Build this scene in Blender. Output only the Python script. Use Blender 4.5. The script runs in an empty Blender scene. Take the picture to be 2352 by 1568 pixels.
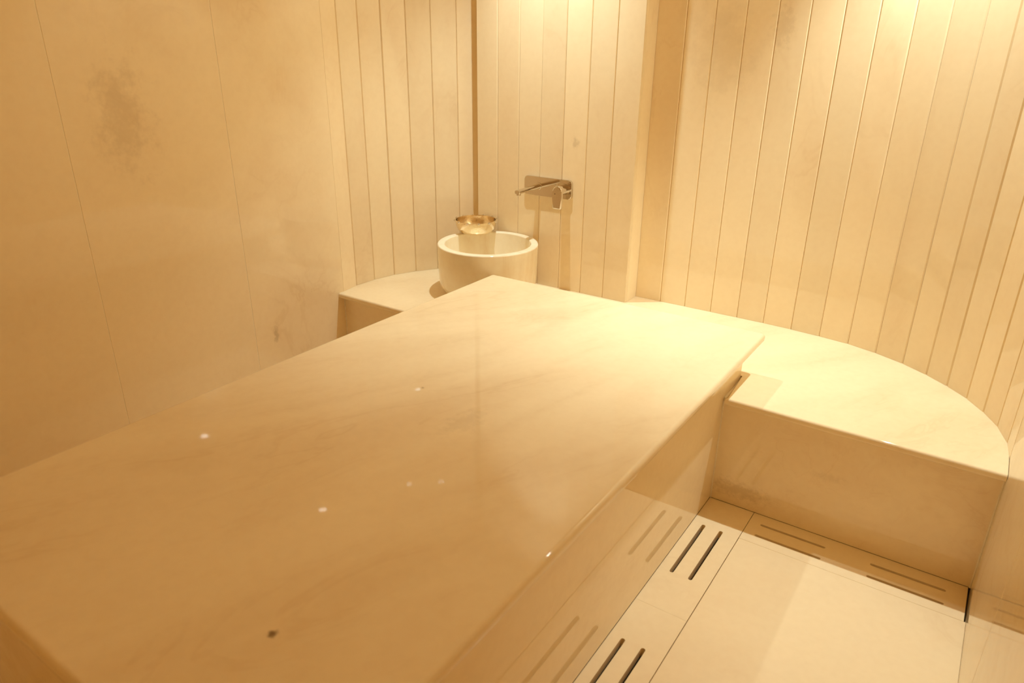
import bpy, bmesh, math, random
from mathutils import Vector, Matrix

random.seed(7)
scene = bpy.context.scene
COL = scene.collection

# ------------------------------------------------------------------ camera
cam_d = bpy.data.cameras.new('camera')
cam = bpy.data.objects.new('camera', cam_d)
COL.objects.link(cam)
cam_d.sensor_width = 36.0
cam_d.lens = 36.0 * 1633.96 / 2352.0
cam_d.clip_start = 0.02
rot = Matrix(((0.82424416, -0.22526717, 0.51949617),
              (0.56615379, 0.31237084, -0.76281999),
              (0.00956284, 0.92286465, 0.38500570)))
cam.matrix_world = Matrix.Translation((0.8249, -2.3673, 1.6219)) @ rot.to_4x4()
cam_d.dof.use_dof = True
cam_d.dof.focus_distance = 3.3
cam_d.dof.aperture_fstop = 3.2
scene.camera = cam

# ------------------------------------------------------------------ world, view
w = bpy.data.worlds.new('world')
scene.world = w
w.use_nodes = True
w.node_tree.nodes['Background'].inputs[0].default_value = (0.0, 0.0, 0.0, 1)
scene.view_settings.view_transform = 'Standard'
scene.view_settings.look = 'None'
scene.view_settings.gamma = 1.0
scene.view_settings.exposure = 0.2
scene.view_settings.use_curve_mapping = False
# a pale closed room: let light bounce often enough to fill it
scene.cycles.diffuse_bounces = 9
scene.cycles.glossy_bounces = 4
scene.cycles.max_bounces = 12

LAMP_COLOR = (0.93, 1.05, 0.99)
CEIL = 2.70
# recessed downlights: x, y, watts, beam (full degrees), blend
DOWNLIGHTS = [(-1.00, 0.37, 83, 86, 1.0),
              (0.60, 0.50, 106, 82, 0.75)]

# ------------------------------------------------------------------ helpers
def tag(o, label=None, cat=None, group=None, kind=None):
    if label: o['label'] = label
    if cat: o['category'] = cat
    if group: o['group'] = group
    if kind: o['kind'] = kind
    return o

def obj(name, bm, mat, parent=None, smooth=False, flat_axis=False):
    bmesh.ops.recalc_face_normals(bm, faces=bm.faces)
    me = bpy.data.meshes.new(name)
    bm.to_mesh(me); bm.free()
    if mat: me.materials.append(mat)
    if smooth:
        me.set_sharp_from_angle(angle=math.radians(35))
        for p in me.polygons: p.use_smooth = not (flat_axis and max(abs(c) for c in p.normal) > 0.99995)
    o = bpy.data.objects.new(name, me)
    COL.objects.link(o)
    if parent: 
        o.parent = parent
        o.matrix_parent_inverse = Matrix.Translation(-parent.location)
    return o

def empty(name, loc):
    o = bpy.data.objects.new(name, None)
    o.empty_display_size = 0.1
    COL.objects.link(o); o.location = loc
    return o

def bevel(bm, edges, width, seg=2):
    bmesh.ops.bevel(bm, geom=edges, offset=width, offset_type='OFFSET', segments=seg, profile=0.5, affect='EDGES', clamp_overlap=True)

def prism(pts, z0, z1):
    bm = bmesh.new()
    lo = [bm.verts.new((x, y, z0)) for x, y in pts]
    hi = [bm.verts.new((x, y, z1)) for x, y in pts]
    n = len(pts)
    bm.faces.new(hi); bm.faces.new(lo[::-1])
    for i in range(n):
        bm.faces.new((lo[i], lo[(i + 1) % n], hi[(i + 1) % n], hi[i]))
    return bm

def box(x0, x1, y0, y1, z0, z1, bev=0.0, seg=2):
    bm = prism([(x0, y0), (x1, y0), (x1, y1), (x0, y1)], z0, z1)
    if bev: bevel(bm, bm.edges[:], bev, seg)
    return bm

def lathe(profile, seg=96, closed=True):
    bm = bmesh.new()
    rings = []
    for r, z in profile:
        if r < 1e-6:
            rings.append([bm.verts.new((0, 0, z))])
        else:
            rings.append([bm.verts.new((r * math.cos(2 * math.pi * k / seg), r * math.sin(2 * math.pi * k / seg), z)) for k in range(seg)])
    for a, b in zip(rings[:-1], rings[1:]):
        for k in range(seg):
            k2 = (k + 1) % seg
            if len(a) == 1 and len(b) == 1: continue
            if len(a) == 1: bm.faces.new((a[0], b[k], b[k2]))
            elif len(b) == 1: bm.faces.new((a[k], b[0], a[k2]))
            else: bm.faces.new((a[k], b[k], b[k2], a[k2]))
    return bm

def stadium(cx, cy, half_len, r, along='x', n=6):
    pts = []
    for s in (1, -1):
        for k in range(n + 1):
            a = -math.pi / 2 + math.pi * k / n
            dx, dy = r * math.cos(a) * s + (half_len - r) * s, r * math.sin(a) * s
            pts.append((cx + dx, cy + dy) if along == 'x' else (cx - dy, cy + dx))
    return pts

def plate_with_holes(outer, holes, z0, z1):
    bm = bmesh.new()
    edges = []
    for loop in [outer] + holes:
        vs = [bm.verts.new((x, y, z1)) for x, y in loop]
        for i in range(len(vs)):
            edges.append(bm.edges.new((vs[i], vs[(i + 1) % len(vs)])))
    bmesh.ops.triangle_fill(bm, edges=edges, use_beauty=True, use_dissolve=False)
    top = bm.faces[:]
    r = bmesh.ops.extrude_face_region(bm, geom=top)
    for v in [g for g in r['geom'] if isinstance(g, bmesh.types.BMVert)]:
        v.co.z = z0
    return bm

# ------------------------------------------------------------------ materials
def nodes_of(name):
    m = bpy.data.materials.new(name); m.use_nodes = True
    nt = m.node_tree
    return m, nt, nt.nodes['Principled BSDF']

def marble(name, base=(0.945, 0.796, 0.545), dark=(0.76, 0.565, 0.335), vein=0.5, scale=1.2,
           stretch=(1, 1, 1), rotz=(0, 0, 0), rough=0.10, bump=0.02, vary=0.0, blotches=(), lo=0.45, hi=0.78):
    m, nt, b = nodes_of(name)
    N, L = nt.nodes, nt.links
    def node(t, **kw):
        n = N.new(t)
        for k, v in kw.items(): setattr(n, k, v)
        return n
    geo = node('ShaderNodeNewGeometry')
    info = node('ShaderNodeObjectInfo')
    off = node('ShaderNodeVectorMath', operation='SCALE')
    comb = node('ShaderNodeCombineXYZ')
    for i, k in enumerate((13.0, 7.0, 29.0)):
        mu = node('ShaderNodeMath', operation='MULTIPLY'); mu.inputs[1].default_value = k if vary else 0.0
        L.new(info.outputs['Random'], mu.inputs[0]); L.new(mu.outputs[0], comb.inputs[i])
    add = node('ShaderNodeVectorMath', operation='ADD')
    L.new(geo.outputs['Position'], add.inputs[0]); L.new(comb.outputs[0], add.inputs[1])
    mp = node('ShaderNodeMapping', vector_type='TEXTURE'); mp.inputs['Rotation'].default_value = rotz; mp.inputs['Scale'].default_value = [1 / k for k in stretch]
    L.new(add.outputs[0], mp.inputs[0])
    # broad clouds
    n1 = node('ShaderNodeTexNoise'); n1.inputs['Scale'].default_value = scale; n1.inputs['Detail'].default_value = 3; n1.inputs['Roughness'].default_value = 0.55; n1.inputs['Distortion'].default_value = 0.7
    L.new(mp.outputs[0], n1.inputs['Vector'])
    r1 = node('ShaderNodeMapRange', interpolation_type='SMOOTHSTEP'); r1.inputs[1].default_value = lo; r1.inputs[2].default_value = hi
    L.new(n1.outputs[0], r1.inputs[0])
    # veins: thin ridges of a second noise
    n2 = node('ShaderNodeTexNoise'); n2.inputs['Scale'].default_value = scale * 1.9; n2.inputs['Detail'].default_value = 4; n2.inputs['Roughness'].default_value = 0.6; n2.inputs['Distortion'].default_value = 1.3
    L.new(mp.outputs[0], n2.inputs['Vector'])
    s = node('ShaderNodeMath', operation='SUBTRACT'); s.inputs[1].default_value = 0.5; L.new(n2.outputs[0], s.inputs[0])
    ab = node('ShaderNodeMath', operation='ABSOLUTE'); L.new(s.outputs[0], ab.inputs[0])
    r2 = node('ShaderNodeMapRange', interpolation_type='SMOOTHSTEP'); r2.inputs[1].default_value = 0.0; r2.inputs[2].default_value = 0.035; r2.inputs[3].default_value = 1; r2.inputs[4].default_value = 0
    L.new(ab.outputs[0], r2.inputs[0])
    gate = node('ShaderNodeMath', operation='MULTIPLY'); L.new(r2.outputs[0], gate.inputs[0]); L.new(r1.outputs[0], gate.inputs[1])
    f1 = node('ShaderNodeMath', operation='MULTIPLY'); f1.inputs[1].default_value = vein; L.new(r1.outputs[0], f1.inputs[0])
    f2 = node('ShaderNodeMath', operation='MULTIPLY_ADD'); f2.inputs[1].default_value = vein * 0.5; L.new(gate.outputs[0], f2.inputs[0]); L.new(f1.outputs[0], f2.inputs[2])
    fac = f2.outputs[0]
    # fine mottling
    n3 = node('ShaderNodeTexNoise'); n3.inputs['Scale'].default_value = 38; n3.inputs['Detail'].default_value = 1
    L.new(add.outputs[0], n3.inputs['Vector'])
    r3 = node('ShaderNodeMapRange'); r3.inputs[1].default_value = 0.35; r3.inputs[2].default_value = 0.75; r3.inputs[3].default_value = 0; r3.inputs[4].default_value = 0.10
    L.new(n3.outputs[0], r3.inputs[0])
    a2 = node('ShaderNodeMath', operation='ADD', use_clamp=True); L.new(fac, a2.inputs[0]); L.new(r3.outputs[0], a2.inputs[1]); fac = a2.outputs[0]
    mix = node('ShaderNodeMix', data_type='RGBA'); mix.inputs[6].default_value = (*base, 1); mix.inputs[7].default_value = (*dark, 1)
    L.new(fac, mix.inputs[0]); col = mix.outputs[2]
    # natural staining in the stone, and other darker patches: position, radii, strength
    for (px, py, pz), (sx, sy, sz), st, c in blotches:
        d = node('ShaderNodeVectorMath', operation='SUBTRACT'); d.inputs[1].default_value = (px, py, pz); L.new(geo.outputs['Position'], d.inputs[0])
        dv = node('ShaderNodeVectorMath', operation='DIVIDE'); dv.inputs[1].default_value = (sx, sy, sz); L.new(d.outputs[0], dv.inputs[0])
        ln = node('ShaderNodeVectorMath', operation='LENGTH'); L.new(dv.outputs[0], ln.inputs[0])
        nz = node('ShaderNodeTexNoise'); nz.inputs['Scale'].default_value = 2.2 / max(min(sx, sy, sz), 0.004); nz.inputs['Scale'].default_value = min(nz.inputs['Scale'].default_value, 45); nz.inputs['Detail'].default_value = 3; nz.inputs['Roughness'].default_value = 0.7
        L.new(geo.outputs['Position'], nz.inputs['Vector'])
        sm = node('ShaderNodeMath', operation='MULTIPLY_ADD'); sm.inputs[1].default_value = -2.4; L.new(nz.outputs[0], sm.inputs[0])
        ad = node('ShaderNodeMath', operation='ADD'); ad.inputs[1].default_value = 1.2; L.new(ln.outputs['Value'], ad.inputs[0]); L.new(ad.outputs[0], sm.inputs[2])
        rr = node('ShaderNodeMapRange', interpolation_type='SMOOTHSTEP'); rr.inputs[1].default_value = 0.15; rr.inputs[2].default_value = 1.2; rr.inputs[3].default_value = st; rr.inputs[4].default_value = 0
        L.new(sm.outputs[0], rr.inputs[0])
        mx = node('ShaderNodeMix', data_type='RGBA'); mx.inputs[7].default_value = (*c, 1)
        L.new(rr.outputs[0], mx.inputs[0]); L.new(col, mx.inputs[6]); col = mx.outputs[2]
    if vary:
        hv = node('ShaderNodeHueSaturation')
        mr = node('ShaderNodeMapRange'); mr.inputs[3].default_value = 1 - vary; mr.inputs[4].default_value = 1 + vary
        L.new(info.outputs['Random'], mr.inputs[0]); L.new(mr.outputs[0], hv.inputs['Value']); L.new(col, hv.inputs['Color']); col = hv.outputs[0]
    L.new(col, b.inputs['Base Color'])
    rg = node('ShaderNodeMapRange'); rg.inputs[1].default_value = 0.3; rg.inputs[2].default_value = 0.7; rg.inputs[3].default_value = rough * 0.75; rg.inputs[4].default_value = rough * 1.3
    L.new(n2.outputs[0], rg.inputs[0]); L.new(rg.outputs[0], b.inputs['Roughness'])
    if bump:
        nb = node('ShaderNodeTexNoise'); nb.inputs['Scale'].default_value = 9; nb.inputs['Detail'].default_value = 3
        L.new(add.outputs[0], nb.inputs['Vector'])
        bp = node('ShaderNodeBump'); bp.inputs['Strength'].default_value = bump; bp.inputs['Distance'].default_value = 0.02
        L.new(nb.outputs[0], bp.inputs['Height']); L.new(bp.outputs[0], b.inputs['Normal'])
    b.inputs['IOR'].default_value = 1.5
    return m

def plain(name, color, rough=0.6, metal=0.0, bump=0.0, bscale=200):
    m, nt, b = nodes_of(name)
    n = nt.nodes.new('ShaderNodeTexNoise'); n.inputs['Scale'].default_value = bscale; n.inputs['Detail'].default_value = 3
    tc = nt.nodes.new('ShaderNodeTexCoord'); nt.links.new(tc.outputs['Object'], n.inputs['Vector'])
    mx = nt.nodes.new('ShaderNodeMix'); mx.data_type = 'RGBA'
    mx.inputs[6].default_value = (*color, 1); mx.inputs[7].default_value = (*[c * 0.9 for c in color], 1)
    nt.links.new(n.outputs[0], mx.inputs[0]); nt.links.new(mx.outputs[2], b.inputs['Base Color'])
    b.inputs['Roughness'].default_value = rough; b.inputs['Metallic'].default_value = metal
    if bump:
        bp = nt.nodes.new('ShaderNodeBump'); bp.inputs['Strength'].default_value = bump; bp.inputs['Distance'].default_value = 0.002
        nt.links.new(n.outputs[0], bp.inputs['Height']); nt.links.new(bp.outputs[0], b.inputs['Normal'])
    return m

BLOTCH = (0.36, 0.24, 0.11)
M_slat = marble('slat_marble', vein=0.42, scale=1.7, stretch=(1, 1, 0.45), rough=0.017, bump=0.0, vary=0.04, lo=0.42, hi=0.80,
                blotches=[((-0.04, 0.813, 1.70), (0.05, 0.2, 0.09), 0.17, BLOTCH), ((-0.27, 0.813, 1.62), (0.16, 0.2, 0.22), 0.12, BLOTCH), ((-0.905, 0.694, 1.19), (0.022, 0.2, 0.028), 0.28, BLOTCH)])  # soft darker patches high on the right slats, then a small mark above the tap
M_wall = marble('wall_marble', vein=0.55, scale=1.3, rough=0.03, bump=0.001, lo=0.42, hi=0.80,
                blotches=[((-1.83, -0.96, 1.36), (0.3, 0.12, 0.20), 0.22, BLOTCH), ((-1.83, -0.434, 0.36), (0.3, 0.018, 0.05), 0.35, BLOTCH)])
M_table = marble('table_marble', vein=0.42, scale=2.6, stretch=(0.28, 1.0, 1), rotz=(0, 0, math.radians(66)), rough=0.009, bump=0.0, lo=0.38, hi=0.74,
                 blotches=[((-0.094, -1.787, 0.62), (0.011, 0.011, 0.3), 0.9, (0.2, 0.11, 0.04)), ((-0.30, -0.96, 0.62), (0.05, 0.10, 0.3), 0.13, BLOTCH),
                         ((-0.54, -0.86, 0.62), (0.006, 0.006, 0.3), 0.6, BLOTCH)])
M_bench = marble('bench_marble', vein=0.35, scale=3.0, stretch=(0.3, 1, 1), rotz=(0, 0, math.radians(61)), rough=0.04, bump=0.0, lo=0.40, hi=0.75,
                 blotches=[((0.25, 0.0, 0.07), (0.14, 0.3, 0.04), 0.30, BLOTCH), ((0.55, 0.0, 0.24), (0.06, 0.3, 0.02), 0.12, BLOTCH)])
M_floor = marble('floor_marble', vein=0.3, scale=1.4, rough=0.2, bump=0.0)
M_basin = marble('basin_marble', base=(0.96, 0.87, 0.68), vein=0.5, scale=4.5, stretch=(1, 1, 0.2), rough=0.1, bump=0.0)
M_ceil = plain('ceiling_plaster', (0.92, 0.77, 0.52), 0.7)
M_grout = plain('grout', (0.97, 0.88, 0.70), 0.85)
M_back = plain('wall_backing', (0.70, 0.55, 0.36), 0.9)
M_sump = plain('drain_sump', (0.30, 0.19, 0.09), 0.9)
M_chrome = plain('chrome', (0.80, 0.74, 0.66), 0.07, 1.0)
M_dark = plain('dark_dot', (0.10, 0.05, 0.03), 0.4)
M_trim = plain('downlight_trim', (0.8, 0.78, 0.74), 0.3, 1.0)

def brass(name):
    m, nt, b = nodes_of(name)
    tc = nt.nodes.new('ShaderNodeTexCoord')
    v = nt.nodes.new('ShaderNodeTexVoronoi'); v.inputs['Scale'].default_value = 190
    mp = nt.nodes.new('ShaderNodeMapping'); mp.inputs['Scale'].default_value = (1, 1, 1.8)
    nt.links.new(tc.outputs['Object'], mp.inputs[0]); nt.links.new(mp.outputs[0], v.inputs['Vector'])
    bp = nt.nodes.new('ShaderNodeBump'); bp.inputs['Strength'].default_value = 0.25; bp.inputs['Distance'].default_value = 0.0015
    nt.links.new(v.outputs['Distance'], bp.inputs['Height']); nt.links.new(bp.outputs[0], b.inputs['Normal'])
    b.inputs['Base Color'].default_value = (0.93, 0.80, 0.58, 1); b.inputs['Metallic'].default_value = 1; b.inputs['Roughness'].default_value = 0.16
    return m
M_brass = brass('hammered_metal')

m, nt, b = nodes_of('lamp_lens')
b.inputs['Base Color'].default_value = (0.9, 0.85, 0.75, 1)
b.inputs['Emission Color'].default_value = (*LAMP_COLOR, 1); b.inputs['Emission Strength'].default_value = 420
M_lens = m

# ------------------------------------------------------------------ dimensions
XL, XR, YB = -1.83, 1.033, -3.1          # side walls, wall behind the camera
BENCH = 0.45                              # bench top
PIL0, PIL1, PILY = -1.4931, -0.5855, 0.694   # projecting panel behind the basin
LEFT_ARC = [(XL, 0.0), (-1.848, 0.107), (-1.8440, 0.2345), (-1.8190, 0.3625), (-1.7680, 0.4815), (-1.7000, 0.5890), (-1.616, 0.689), (-1.522, 0.774)]
RIGHT_ARC = [(PIL1, 0.8140), (-0.4530, 0.8145), (-0.3250, 0.8150), (-0.1955, 0.8150), (-0.0675, 0.8145), (0.0560, 0.8130), (0.1825, 0.8070),
             (0.3065, 0.7950), (0.4275, 0.7770), (0.5425, 0.7390), (0.6520, 0.6850), (0.7440, 0.6210), (0.8200, 0.5540),
             (0.8900, 0.4770), (0.9465, 0.3900), (0.9920, 0.2960), (1.0235, 0.1870), (XR, 0.075)]

# ------------------------------------------------------------------ slatted walls
def offset_poly(pts, d):
    """offset a polyline to its left by d"""
    out = []
    for i, p in enumerate(pts):
        a = Vector(pts[max(i - 1, 0)]); c = Vector(p); e = Vector(pts[min(i + 1, len(pts) - 1)])
        ns = []
        for s, t in ((a, c), (c, e)):
            v = t - s
            if v.length > 1e-6: ns.append(Vector((-v.y, v.x)).normalized())
        n = sum(ns, Vector((0, 0))).normalized()
        out.append((c.x + n.x * d, c.y + n.y * d))
    return out

def shell(name, pts, d0, d1, z0, z1, mat, label, cat='wall'):
    a, c = offset_poly(pts, d0), offset_poly(pts, d1)
    bm = bmesh.new()
    rows = []
    for (p, q) in zip(a, c):
        rows.append([bm.verts.new((*p, z0)), bm.verts.new((*p, z1)), bm.verts.new((*q, z1)), bm.verts.new((*q, z0))])
    for r, s in zip(rows[:-1], rows[1:]):
        for k in range(4):
            bm.faces.new((r[k], r[(k + 1) % 4], s[(k + 1) % 4], s[k]))
    bm.faces.new(rows[0]); bm.faces.new(rows[-1][::-1])
    o = obj(name, bm, mat)
    tag(o, label, cat, kind='structure')
    return o

def slat(p, q, parent, z0=BENCH, z1=CEIL - 0.002, gap=0.0007, chl=0.004, chr_=0.0025, thick=0.02, jitter=0.0012, name='slat', mat=None):
    """flat marble strip whose face runs p->q; wall body lies to the left of p->q"""
    p, q = Vector(p), Vector(q)
    t = (q - p).normalized(); n = Vector((-t.y, t.x))
    j = random.uniform(0, jitter)
    a, c = p + t * gap + n * j, q - t * gap + n * j
    L_ = (c - a).length
    prof = [(0, thick), (0, chl), (chl, 0), (L_ - chr_, 0), (L_, chr_), (L_, thick)]
    pts = [(a + t * u + n * v) for u, v in prof]
    bm = prism([(v.x, v.y) for v in pts], z0, z1)
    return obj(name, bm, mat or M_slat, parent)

# slats on the left run with the wall body to the left when walking away from the camera
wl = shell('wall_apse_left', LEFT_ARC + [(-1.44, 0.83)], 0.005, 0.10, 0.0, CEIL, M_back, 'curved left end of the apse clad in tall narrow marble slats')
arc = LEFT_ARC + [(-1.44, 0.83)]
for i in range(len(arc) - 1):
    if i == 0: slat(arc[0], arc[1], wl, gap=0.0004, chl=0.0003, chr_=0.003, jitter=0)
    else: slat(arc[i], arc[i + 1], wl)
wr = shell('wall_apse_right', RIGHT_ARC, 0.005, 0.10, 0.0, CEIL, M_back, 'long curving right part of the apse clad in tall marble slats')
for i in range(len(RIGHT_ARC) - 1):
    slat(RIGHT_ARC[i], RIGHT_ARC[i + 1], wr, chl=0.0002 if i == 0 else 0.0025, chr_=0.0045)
pil_bm = prism([(PIL0 + 0.005, PILY + 0.005), (PIL1 - 0.005, PILY + 0.005), (PIL1 - 0.005, 0.90), (PIL0 + 0.005, 0.90)], 0.0, CEIL)
wp = tag(obj('wall_pilaster', pil_bm, M_back), 'flat projecting wall panel of marble slats behind the basin', 'wall', kind='structure')
NP = 7
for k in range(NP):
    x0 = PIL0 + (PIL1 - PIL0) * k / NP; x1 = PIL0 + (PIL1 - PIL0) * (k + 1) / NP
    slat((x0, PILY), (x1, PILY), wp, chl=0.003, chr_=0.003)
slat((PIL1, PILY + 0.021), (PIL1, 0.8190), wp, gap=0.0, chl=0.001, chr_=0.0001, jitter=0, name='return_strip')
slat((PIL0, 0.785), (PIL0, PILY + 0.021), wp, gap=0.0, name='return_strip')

# ------------------------------------------------------------------ flat side walls of large slabs
def side_wall(name, x, sgn, joints, label):
    xs = sorted((x + sgn * 0.0010, x + sgn * 0.12))
    o = tag(obj(name, box(xs[0], xs[1], joints[0], joints[-1], -0.06, CEIL), M_grout), label, 'wall', kind='structure')
    for y0, y1 in zip(joints[:-1], joints[1:]):
        xa, xb = sorted((x, x + sgn * 0.020))
        obj('panel', box(xa, xb, y0 + 0.0010, y1 - (0.0010 if y1 < joints[-1] else 0.0), 0.001, CEIL - 0.002, 0.0008, 1), M_wall, o)
    return o
side_wall('wall_left', XL, -1, [-3.10, -2.43, -1.80, -1.1705, -0.546, 0.0], 'flat left wall of large polished marble slabs with fine vertical joints')
side_wall('wall_right', XR, 1, [-3.10, -2.66, -2.01, -1.35, -0.69, 0.075], 'flat right wall of large polished marble slabs beside the floor')
tag(obj('wall_rear', box(XL - 0.12, XR + 0.12, YB - 0.1, YB, -0.06, CEIL), M_wall), 'rear wall closing the room opposite the apse', 'wall', kind='structure')
tag(obj('ceiling', box(XL - 0.15, XR + 0.15, YB - 0.1, 1.05, CEIL, CEIL + 0.1), M_ceil), 'flat ceiling above the apse with recessed downlights', 'ceiling', kind='structure')

# ------------------------------------------------------------------ floor
fl = tag(obj('floor', box(XL - 0.12, XR + 0.12, YB - 0.1, 1.05, -0.16, -0.08), M_sump), 'pale marble floor with slotted drain strips around the slab table', 'floor', kind='structure')
G0, G1, GY = 0.1568, 0.3275, -0.1825      # drain strip along the table, depth of the strip along the bench
def tile(x0, x1, y0, y1): return obj('floor_tile', box(x0, x1, y0, y1, -0.03, 0.0, 0.001, 1), M_floor, fl)
tile(G1 + 0.0022, XR - 0.0002, -1.30, GY - 0.0004)
tile(G1 + 0.0022, XR - 0.001, YB, -1.302)
tile(XL + 0.001, -1.045, -1.2, -0.002); tile(XL + 0.001, -1.045, YB, -1.202)
tile(-1.043, G1 + 0.0015, YB, -2.036)

def drain_cover(outer, slots, label):
    bm = plate_with_holes(outer, slots, -0.03, 0.0)
    o = obj('drain_cover', bm, M_floor)
    return tag(o, label, 'drain cover', 'slotted marble drain covers')
def rect(x0, x1, y0, y1): return [(x0, y0), (x1, y0), (x1, y1), (x0, y1)]
pair = lambda yc: [stadium(0.2005, yc, 0.155, 0.007, 'y'), stadium(0.2655, yc, 0.155, 0.007, 'y')]
drain_cover(rect(G0, G1, -0.672, -0.0015), pair(-0.338), 'slotted marble drain cover along the table base, reaching the bench corner')
drain_cover(rect(G0, G1, -1.345, -0.6726), pair(-1.000), 'slotted marble drain cover along the table base, nearest the camera')
drain_cover(rect(G1 + 0.0022, XR - 0.006, GY, -0.0012),
            [stadium(xc, yc, 0.1135, 0.006, 'x') for xc in (0.4835, 0.8555) for yc in (-0.0625, -0.1335)],
            'long slotted marble drain cover lying along the foot of the bench')
tile(G0, G1, -2.034, -1.3456)

# ------------------------------------------------------------------ slab table
T0, T1, TY0, TY1, TZ = -1.073, 0.2115, -2.052, 0.250, 0.62
B0, B1, BY0, BY1 = -1.018, 0.156, -1.99, 0.186
tb = empty('massage_table', ((T0 + T1) / 2, (TY0 + TY1) / 2, 0))
tag(tb, 'large glossy cream marble slab table on a marble base', 'table')
bm = box(T0, T1, TY0, TY1, TZ - 0.034, TZ)
bevel(bm, [e for e in bm.edges if abs(e.verts[0].co.z - e.verts[1].co.z) > 0.01], 0.016, 5)
bevel(bm, [e for e in bm.edges if abs(e.verts[0].co.z - e.verts[1].co.z) < 0.001 and e.is_manifold and any(abs(f.normal.z) > 0.9 for f in e.link_faces) and any(abs(f.normal.z) < 0.1 for f in e.link_faces)], 0.013, 5)
obj('table_top', bm, M_table, tb, smooth=True, flat_axis=True)
PT = 0.02; BZ = TZ - 0.034
obj('side_panel', box(B1 - PT, B1, BY0, BY1, 0.001, BZ - 0.0005, 0.0012, 1), M_table, tb)
obj('side_panel', box(B0, B0 + PT, BY0, BY1, 0.001, BZ - 0.0005, 0.0012, 1), M_table, tb)
obj('end_panel', box(B0 + PT, B1 - PT, BY1 - PT, BY1, 0.001, BZ - 0.0005), M_table, tb)
obj('end_panel', box(B0 + PT, B1 - PT, BY0, BY0 + PT, 0.001, BZ - 0.0005), M_table, tb)

# ------------------------------------------------------------------ apse bench
bn = empty('apse_bench', (-0.4, 0.3, 0))
tag(bn, 'low curved marble bench filling the apse behind the table', 'bench')
FY = -0.036; NG = 0.014
pts = [(XL + 0.001, FY), (B0 - NG, FY), (B0 - NG, BY1 + NG), (B1 + NG, BY1 + NG), (B1 + NG, FY), (XR - 0.001, FY)]
wall_line = arc[:-1] + [(PIL0, 0.79), (PIL0, PILY), (PIL1, PILY)] + RIGHT_ARC
back = offset_poly(wall_line, 0.004)[::-1]
pts += [(XR - 0.001, 0.075)] + back[1:-1]
bm = prism(pts, BENCH - 0.026, BENCH - 0.0005)
ed = []
for e in bm.edges:
    a, c = e.verts[0].co, e.verts[1].co
    if abs(a.z - c.z) < 1e-5:
        mid = (a + c) / 2
        if abs(mid.y - FY) < 1e-4 or (B0 - NG - 1e-3 < mid.x < B1 + NG + 1e-3 and FY < mid.y < BY1 + NG + 1e-3 and (abs(a.x - c.x) < 1e-4 or abs(mid.y - BY1 - NG) < 1e-3)):
            if mid.z > BENCH - 0.01 or abs(mid.y - FY) < 1e-4: ed.append(e)
bevel(bm, ed, 0.009, 4)
seat = obj('seat_slab', bm, M_bench, bn, smooth=True, flat_axis=True)
obj('front_panel', box(B1 + 0.002, XR - 0.003, 0.0, 0.02, 0.001, BENCH - 0.0285), M_bench, bn)
obj('front_panel', box(XL + 0.003, B0 - 0.002, 0.0, 0.02, 0.001, BENCH - 0.0285), M_bench, bn)
# light grout lines under the seat edge, in the corners and in the slot around the table base
obj('grout_line', box(B1 + 0.002, XR - 0.002, -0.0012, 0.018, BENCH - 0.0284, BENCH - 0.0261), M_grout, bn)
obj('grout_line', box(XL + 0.002, B0 - 0.002, -0.0012, 0.018, BENCH - 0.0284, BENCH - 0.0261), M_grout, bn)
obj('grout_line', box(B1 + 0.0002, B1 + 0.0042, -0.0030, 0.0, 0.001, BENCH - 0.0285), M_grout, bn)
obj('grout_line', box(XR - 0.0045, XR - 0.0002, -0.0030, 0.0, 0.001, BENCH - 0.0285), M_grout, bn)
obj('grout_line', box(XL + 0.0002, XL + 0.0045, -0.0030, 0.0, 0.001, BENCH - 0.0285), M_grout, bn)
obj('grout_line', box(B1 + 0.0005, B1 + NG - 0.0005, 0.002, BY1 + 0.0004, BENCH - 0.040, BENCH - 0.014), M_grout, bn)
obj('grout_line', box(B0 - NG + 0.0005, B0 - 0.0005, 0.002, BY1 + 0.0004, BENCH - 0.040, BENCH - 0.014), M_grout, bn)
obj('grout_line', box(B0 - NG, B1 + NG, BY1 + 0.0005, BY1 + NG - 0.0005, BENCH - 0.040, BENCH - 0.014), M_grout, bn)

# ------------------------------------------------------------------ basin
BC = (-1.238, 0.438); BR = 0.2525; BH = 0.256
prof = []
Rb = 0.07
prof.append((0.0, 0.0)); prof.append((BR - Rb - 0.012, 0.0))
for k in range(1, 11):
    a = -math.pi / 2 + math.pi / 2 * k / 10
    prof.append((BR - 0.006 - Rb + Rb * math.cos(a), Rb + Rb * math.sin(a)))
prof.append((BR - 0.002, BH * 0.6))
for k in range(0, 7):
    a = math.pi / 2 * k / 6
    prof.append((BR - 0.007 + 0.007 * math.cos(a), BH - 0.007 + 0.007 * math.sin(a)))
IR = BR * 0.852
for k in range(0, 7):
    a = math.pi / 2 * k / 6
    prof.append((IR + 0.006 - 0.006 * math.sin(a), BH - 0.006 + 0.006 * math.cos(a)))
for k in range(1, 9):
    a = math.pi / 2 * k / 8
    prof.append((IR - 0.05 + 0.05 * math.cos(a), 0.09 - 0.05 * math.sin(a)))
prof += [(0.024, 0.036), (0.0, 0.036)]
bs = empty('wash_basin', (BC[0], BC[1], BENCH))
tag(bs, 'round hollowed marble basin standing on the bench below the tap', 'basin')
o = obj('basin_body', lathe(prof, 128), M_basin, None, smooth=True); o.parent = bs
o = obj('drain_ring', lathe([(0.0, 0.038), (0.018, 0.038), (0.024, 0.040), (0.027, 0.037), (0.027, 0.0355)], 40), M_chrome, None, smooth=True); o.parent = bs

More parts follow.
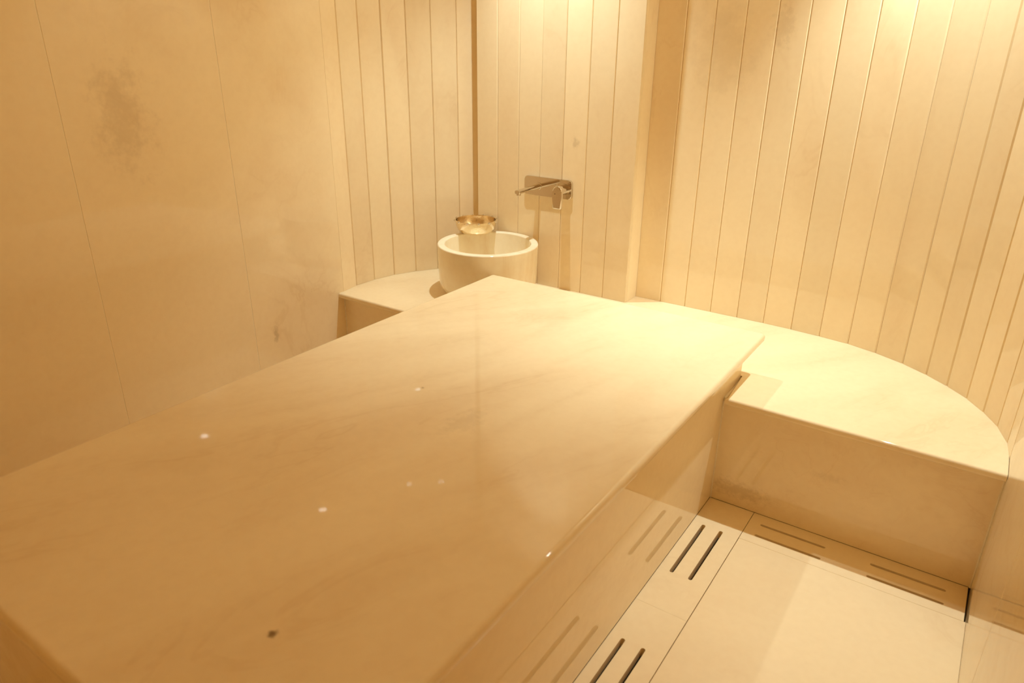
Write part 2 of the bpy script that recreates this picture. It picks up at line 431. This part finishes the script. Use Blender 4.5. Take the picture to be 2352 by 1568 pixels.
# ------------------------------------------------------------------ metal bowl on the basin rim
bz = BENCH + BH
bw = empty('metal_bowl', (-1.415, 0.573, bz))
tag(bw, 'small shiny hammered metal bowl resting on the back rim of the basin', 'bowl')
R_, H_ = 0.107, 0.065
outer = [(0.0, 0.0), (0.060, 0.0)]
for k in range(1, 13):
    a = math.pi / 2 * k / 12
    outer.append((0.060 + (R_ - 0.060) * math.sin(a) ** 0.65, H_ * (1 - math.cos(a)) ** 0.85))
inner = [(max(r - 0.0025, 0.0), z + 0.0025 * (1 - z / H_)) for r, z in outer][::-1]
o = obj('bowl_body', lathe(outer + [(R_ + 0.003, H_ + 0.001), (R_ + 0.003, H_ + 0.003), (R_ - 0.002, H_ + 0.003)] + inner, 96), M_brass, None, smooth=True); o.parent = bw
for k in range(12):
    a = 2 * math.pi * (k + 0.5) / 12
    bm = bmesh.new(); bmesh.ops.create_icosphere(bm, subdivisions=2, radius=0.0062, matrix=Matrix.Translation(((R_ + 0.004) * math.cos(a), (R_ + 0.004) * math.sin(a), H_ + 0.002)))
    o = obj('rim_bead', bm, M_chrome, None, smooth=True); o.parent = bw

# ------------------------------------------------------------------ wall tap
PX0, PX1, PZ0, PZ1 = -1.184, -0.910, 0.9195, 1.0125
tp = empty('wall_tap', ((PX0 + PX1) / 2, PILY, PZ0))
tag(tp, 'chrome wall-mounted mixer tap with long spout and hanging lever', 'tap')
def to_wall(bm):   # build in local XY (x along wall, y up), extrude along +Z = out of the wall
    bmesh.ops.transform(bm, matrix=Matrix(((1, 0, 0, 0), (0, 0, -1, 0), (0, 1, 0, 0), (0, 0, 0, 1))), verts=bm.verts)
    return bm
def rrect(x0, x1, y0, y1, r, n=6):
    pts = []
    for cx_, cy_, a0 in ((x1 - r, y1 - r, 0), (x0 + r, y1 - r, 90), (x0 + r, y0 + r, 180), (x1 - r, y0 + r, 270)):
        for k in range(n + 1):
            a = math.radians(a0 + 90 * k / n); pts.append((cx_ + r * math.cos(a), cy_ + r * math.sin(a)))
    return pts
TAP_Y = PILY - 0.0005
bm = prism(rrect(PX0, PX1, PZ0, PZ1, 0.016), -TAP_Y, -TAP_Y + 0.013)
bevel(bm, [e for e in bm.edges if all(v.co.z > -TAP_Y + 0.012 for v in e.verts)], 0.003, 3)
obj('mounting_plate', to_wall(bm), M_chrome, tp, smooth=True, flat_axis=True)
plate_y = TAP_Y - 0.013

def tube(p0, p1, sx, sz, taper=1.0, n=28, tipcut=0.0, power=2.0):
    """super-elliptic bar from p0 to p1 (runs along y)"""
    bm = bmesh.new(); rings = []
    p0, p1 = Vector(p0), Vector(p1)
    for f in (0.0, 0.02, 0.55, 0.94, 0.985, 1.0):
        c = p0.lerp(p1, f); k = 1 + (taper - 1) * f
        if f > 0.99: k *= 0.86
        ring = []
        for i in range(n):
            a = 2 * math.pi * i / n
            ca, sa = math.cos(a), math.sin(a)
            ring.append(bm.verts.new((c.x + sx * k * math.copysign(abs(ca) ** (2 / power), ca), c.y, c.z + sz * k * math.copysign(abs(sa) ** (2 / power), sa))))
        rings.append(ring)
    for r, s in zip(rings[:-1], rings[1:]):
        for i in range(n): bm.faces.new((r[i], r[(i + 1) % n], s[(i + 1) % n], s[i]))
    bm.faces.new(rings[0][::-1]); bm.faces.new(rings[-1])
    return bm
SX, SZ = -1.101, 0.9675
sp = obj('spout', tube((SX, plate_y + 0.001, SZ), (SX, plate_y - 0.19, SZ - 0.004), 0.0165, 0.0105, 0.92, power=3.0), M_chrome, tp, smooth=True)
def disc_y(cx_, cz_, y0, y1, r, n=36, r2=None):
    bm = bmesh.new()
    r2 = r2 or r
    a = [bm.verts.new((cx_ + r * math.cos(2 * math.pi * k / n), y0, cz_ + r * math.sin(2 * math.pi * k / n))) for k in range(n)]
    c = [bm.verts.new((cx_ + r2 * math.cos(2 * math.pi * k / n), y1, cz_ + r2 * math.sin(2 * math.pi * k / n))) for k in range(n)]
    for k in range(n): bm.faces.new((a[k], a[(k + 1) % n], c[(k + 1) % n], c[k]))
    bm.faces.new(a); bm.faces.new(c)
    return bm
obj('spout_collar', disc_y(SX, SZ, plate_y + 0.001, plate_y - 0.004, 0.0195, r2=0.018), M_chrome, tp, smooth=True)
aer = lathe([(0, -0.009), (0.0095, -0.009), (0.0112, -0.007), (0.0112, 0.004), (0, 0.004)], 28)
bmesh.ops.translate(aer, verts=aer.verts, vec=(SX, plate_y - 0.176, SZ - 0.0125))
o = obj('aerator', aer, M_chrome, sp, smooth=True); o.matrix_parent_inverse = Matrix.Identity(4)
HX, HZ = -0.947, 0.9675
obj('valve_body', disc_y(HX, HZ, plate_y + 0.001, plate_y - 0.060, 0.0235), M_chrome, tp, smooth=True)
obj('valve_collar', disc_y(HX, HZ, plate_y + 0.001, plate_y - 0.006, 0.0275, r2=0.0265), M_chrome, tp, smooth=True)
lev = [(HX + 0.0265 * math.cos(math.radians(a)), HZ + 0.0265 * math.sin(math.radians(a))) for a in range(0, 181, 12)]
lev += [(HX - 0.0262, HZ - 0.03), (HX - 0.0250, HZ - 0.080), (HX - 0.020, HZ - 0.087), (HX + 0.020, HZ - 0.087), (HX + 0.0250, HZ - 0.080), (HX + 0.0262, HZ - 0.03)]
ly = plate_y - 0.060
bm = prism(lev, -ly, -ly + 0.015)
bevel(bm, [e for e in bm.edges if all(v.co.z > -ly + 0.014 for v in e.verts)], 0.007, 5)
lv = obj('lever', to_wall(bm), M_chrome, tp, smooth=True, flat_axis=True)
o = obj('indicator_dot', disc_y(HX - 0.010, HZ - 0.012, ly - 0.0150, ly - 0.0156, 0.0024, 16), M_dark, lv); o.matrix_parent_inverse = Matrix.Identity(4)

# ------------------------------------------------------------------ recessed downlights
for i, (x, y, wt, beam, bl) in enumerate(DOWNLIGHTS):
    e = empty('ceiling_downlight', (x, y, CEIL))
    tag(e, 'small round recessed ceiling downlight above the basin' if i == 0 else 'small round recessed ceiling downlight above the right part of the bench', 'downlight', 'recessed apse downlights')
    o = obj('trim_ring', lathe([(0.027, -0.001), (0.029, -0.006), (0.042, -0.006), (0.045, -0.001), (0.027, -0.001)], 48), M_trim, None, smooth=True); o.parent = e
    o = obj('lens', lathe([(0.0, -0.002), (0.0265, -0.002), (0.0265, -0.001), (0.0, -0.001)], 32), M_lens, None); o.parent = e
    ld = bpy.data.lights.new('downlight_lamp', 'SPOT')
    ld.energy = wt; ld.color = LAMP_COLOR; ld.spot_size = math.radians(beam); ld.spot_blend = bl; ld.shadow_soft_size = 0.018
    lo = bpy.data.objects.new('downlight_lamp', ld); COL.objects.link(lo)
    lo.parent = e; lo.location = (0, 0, -0.012)
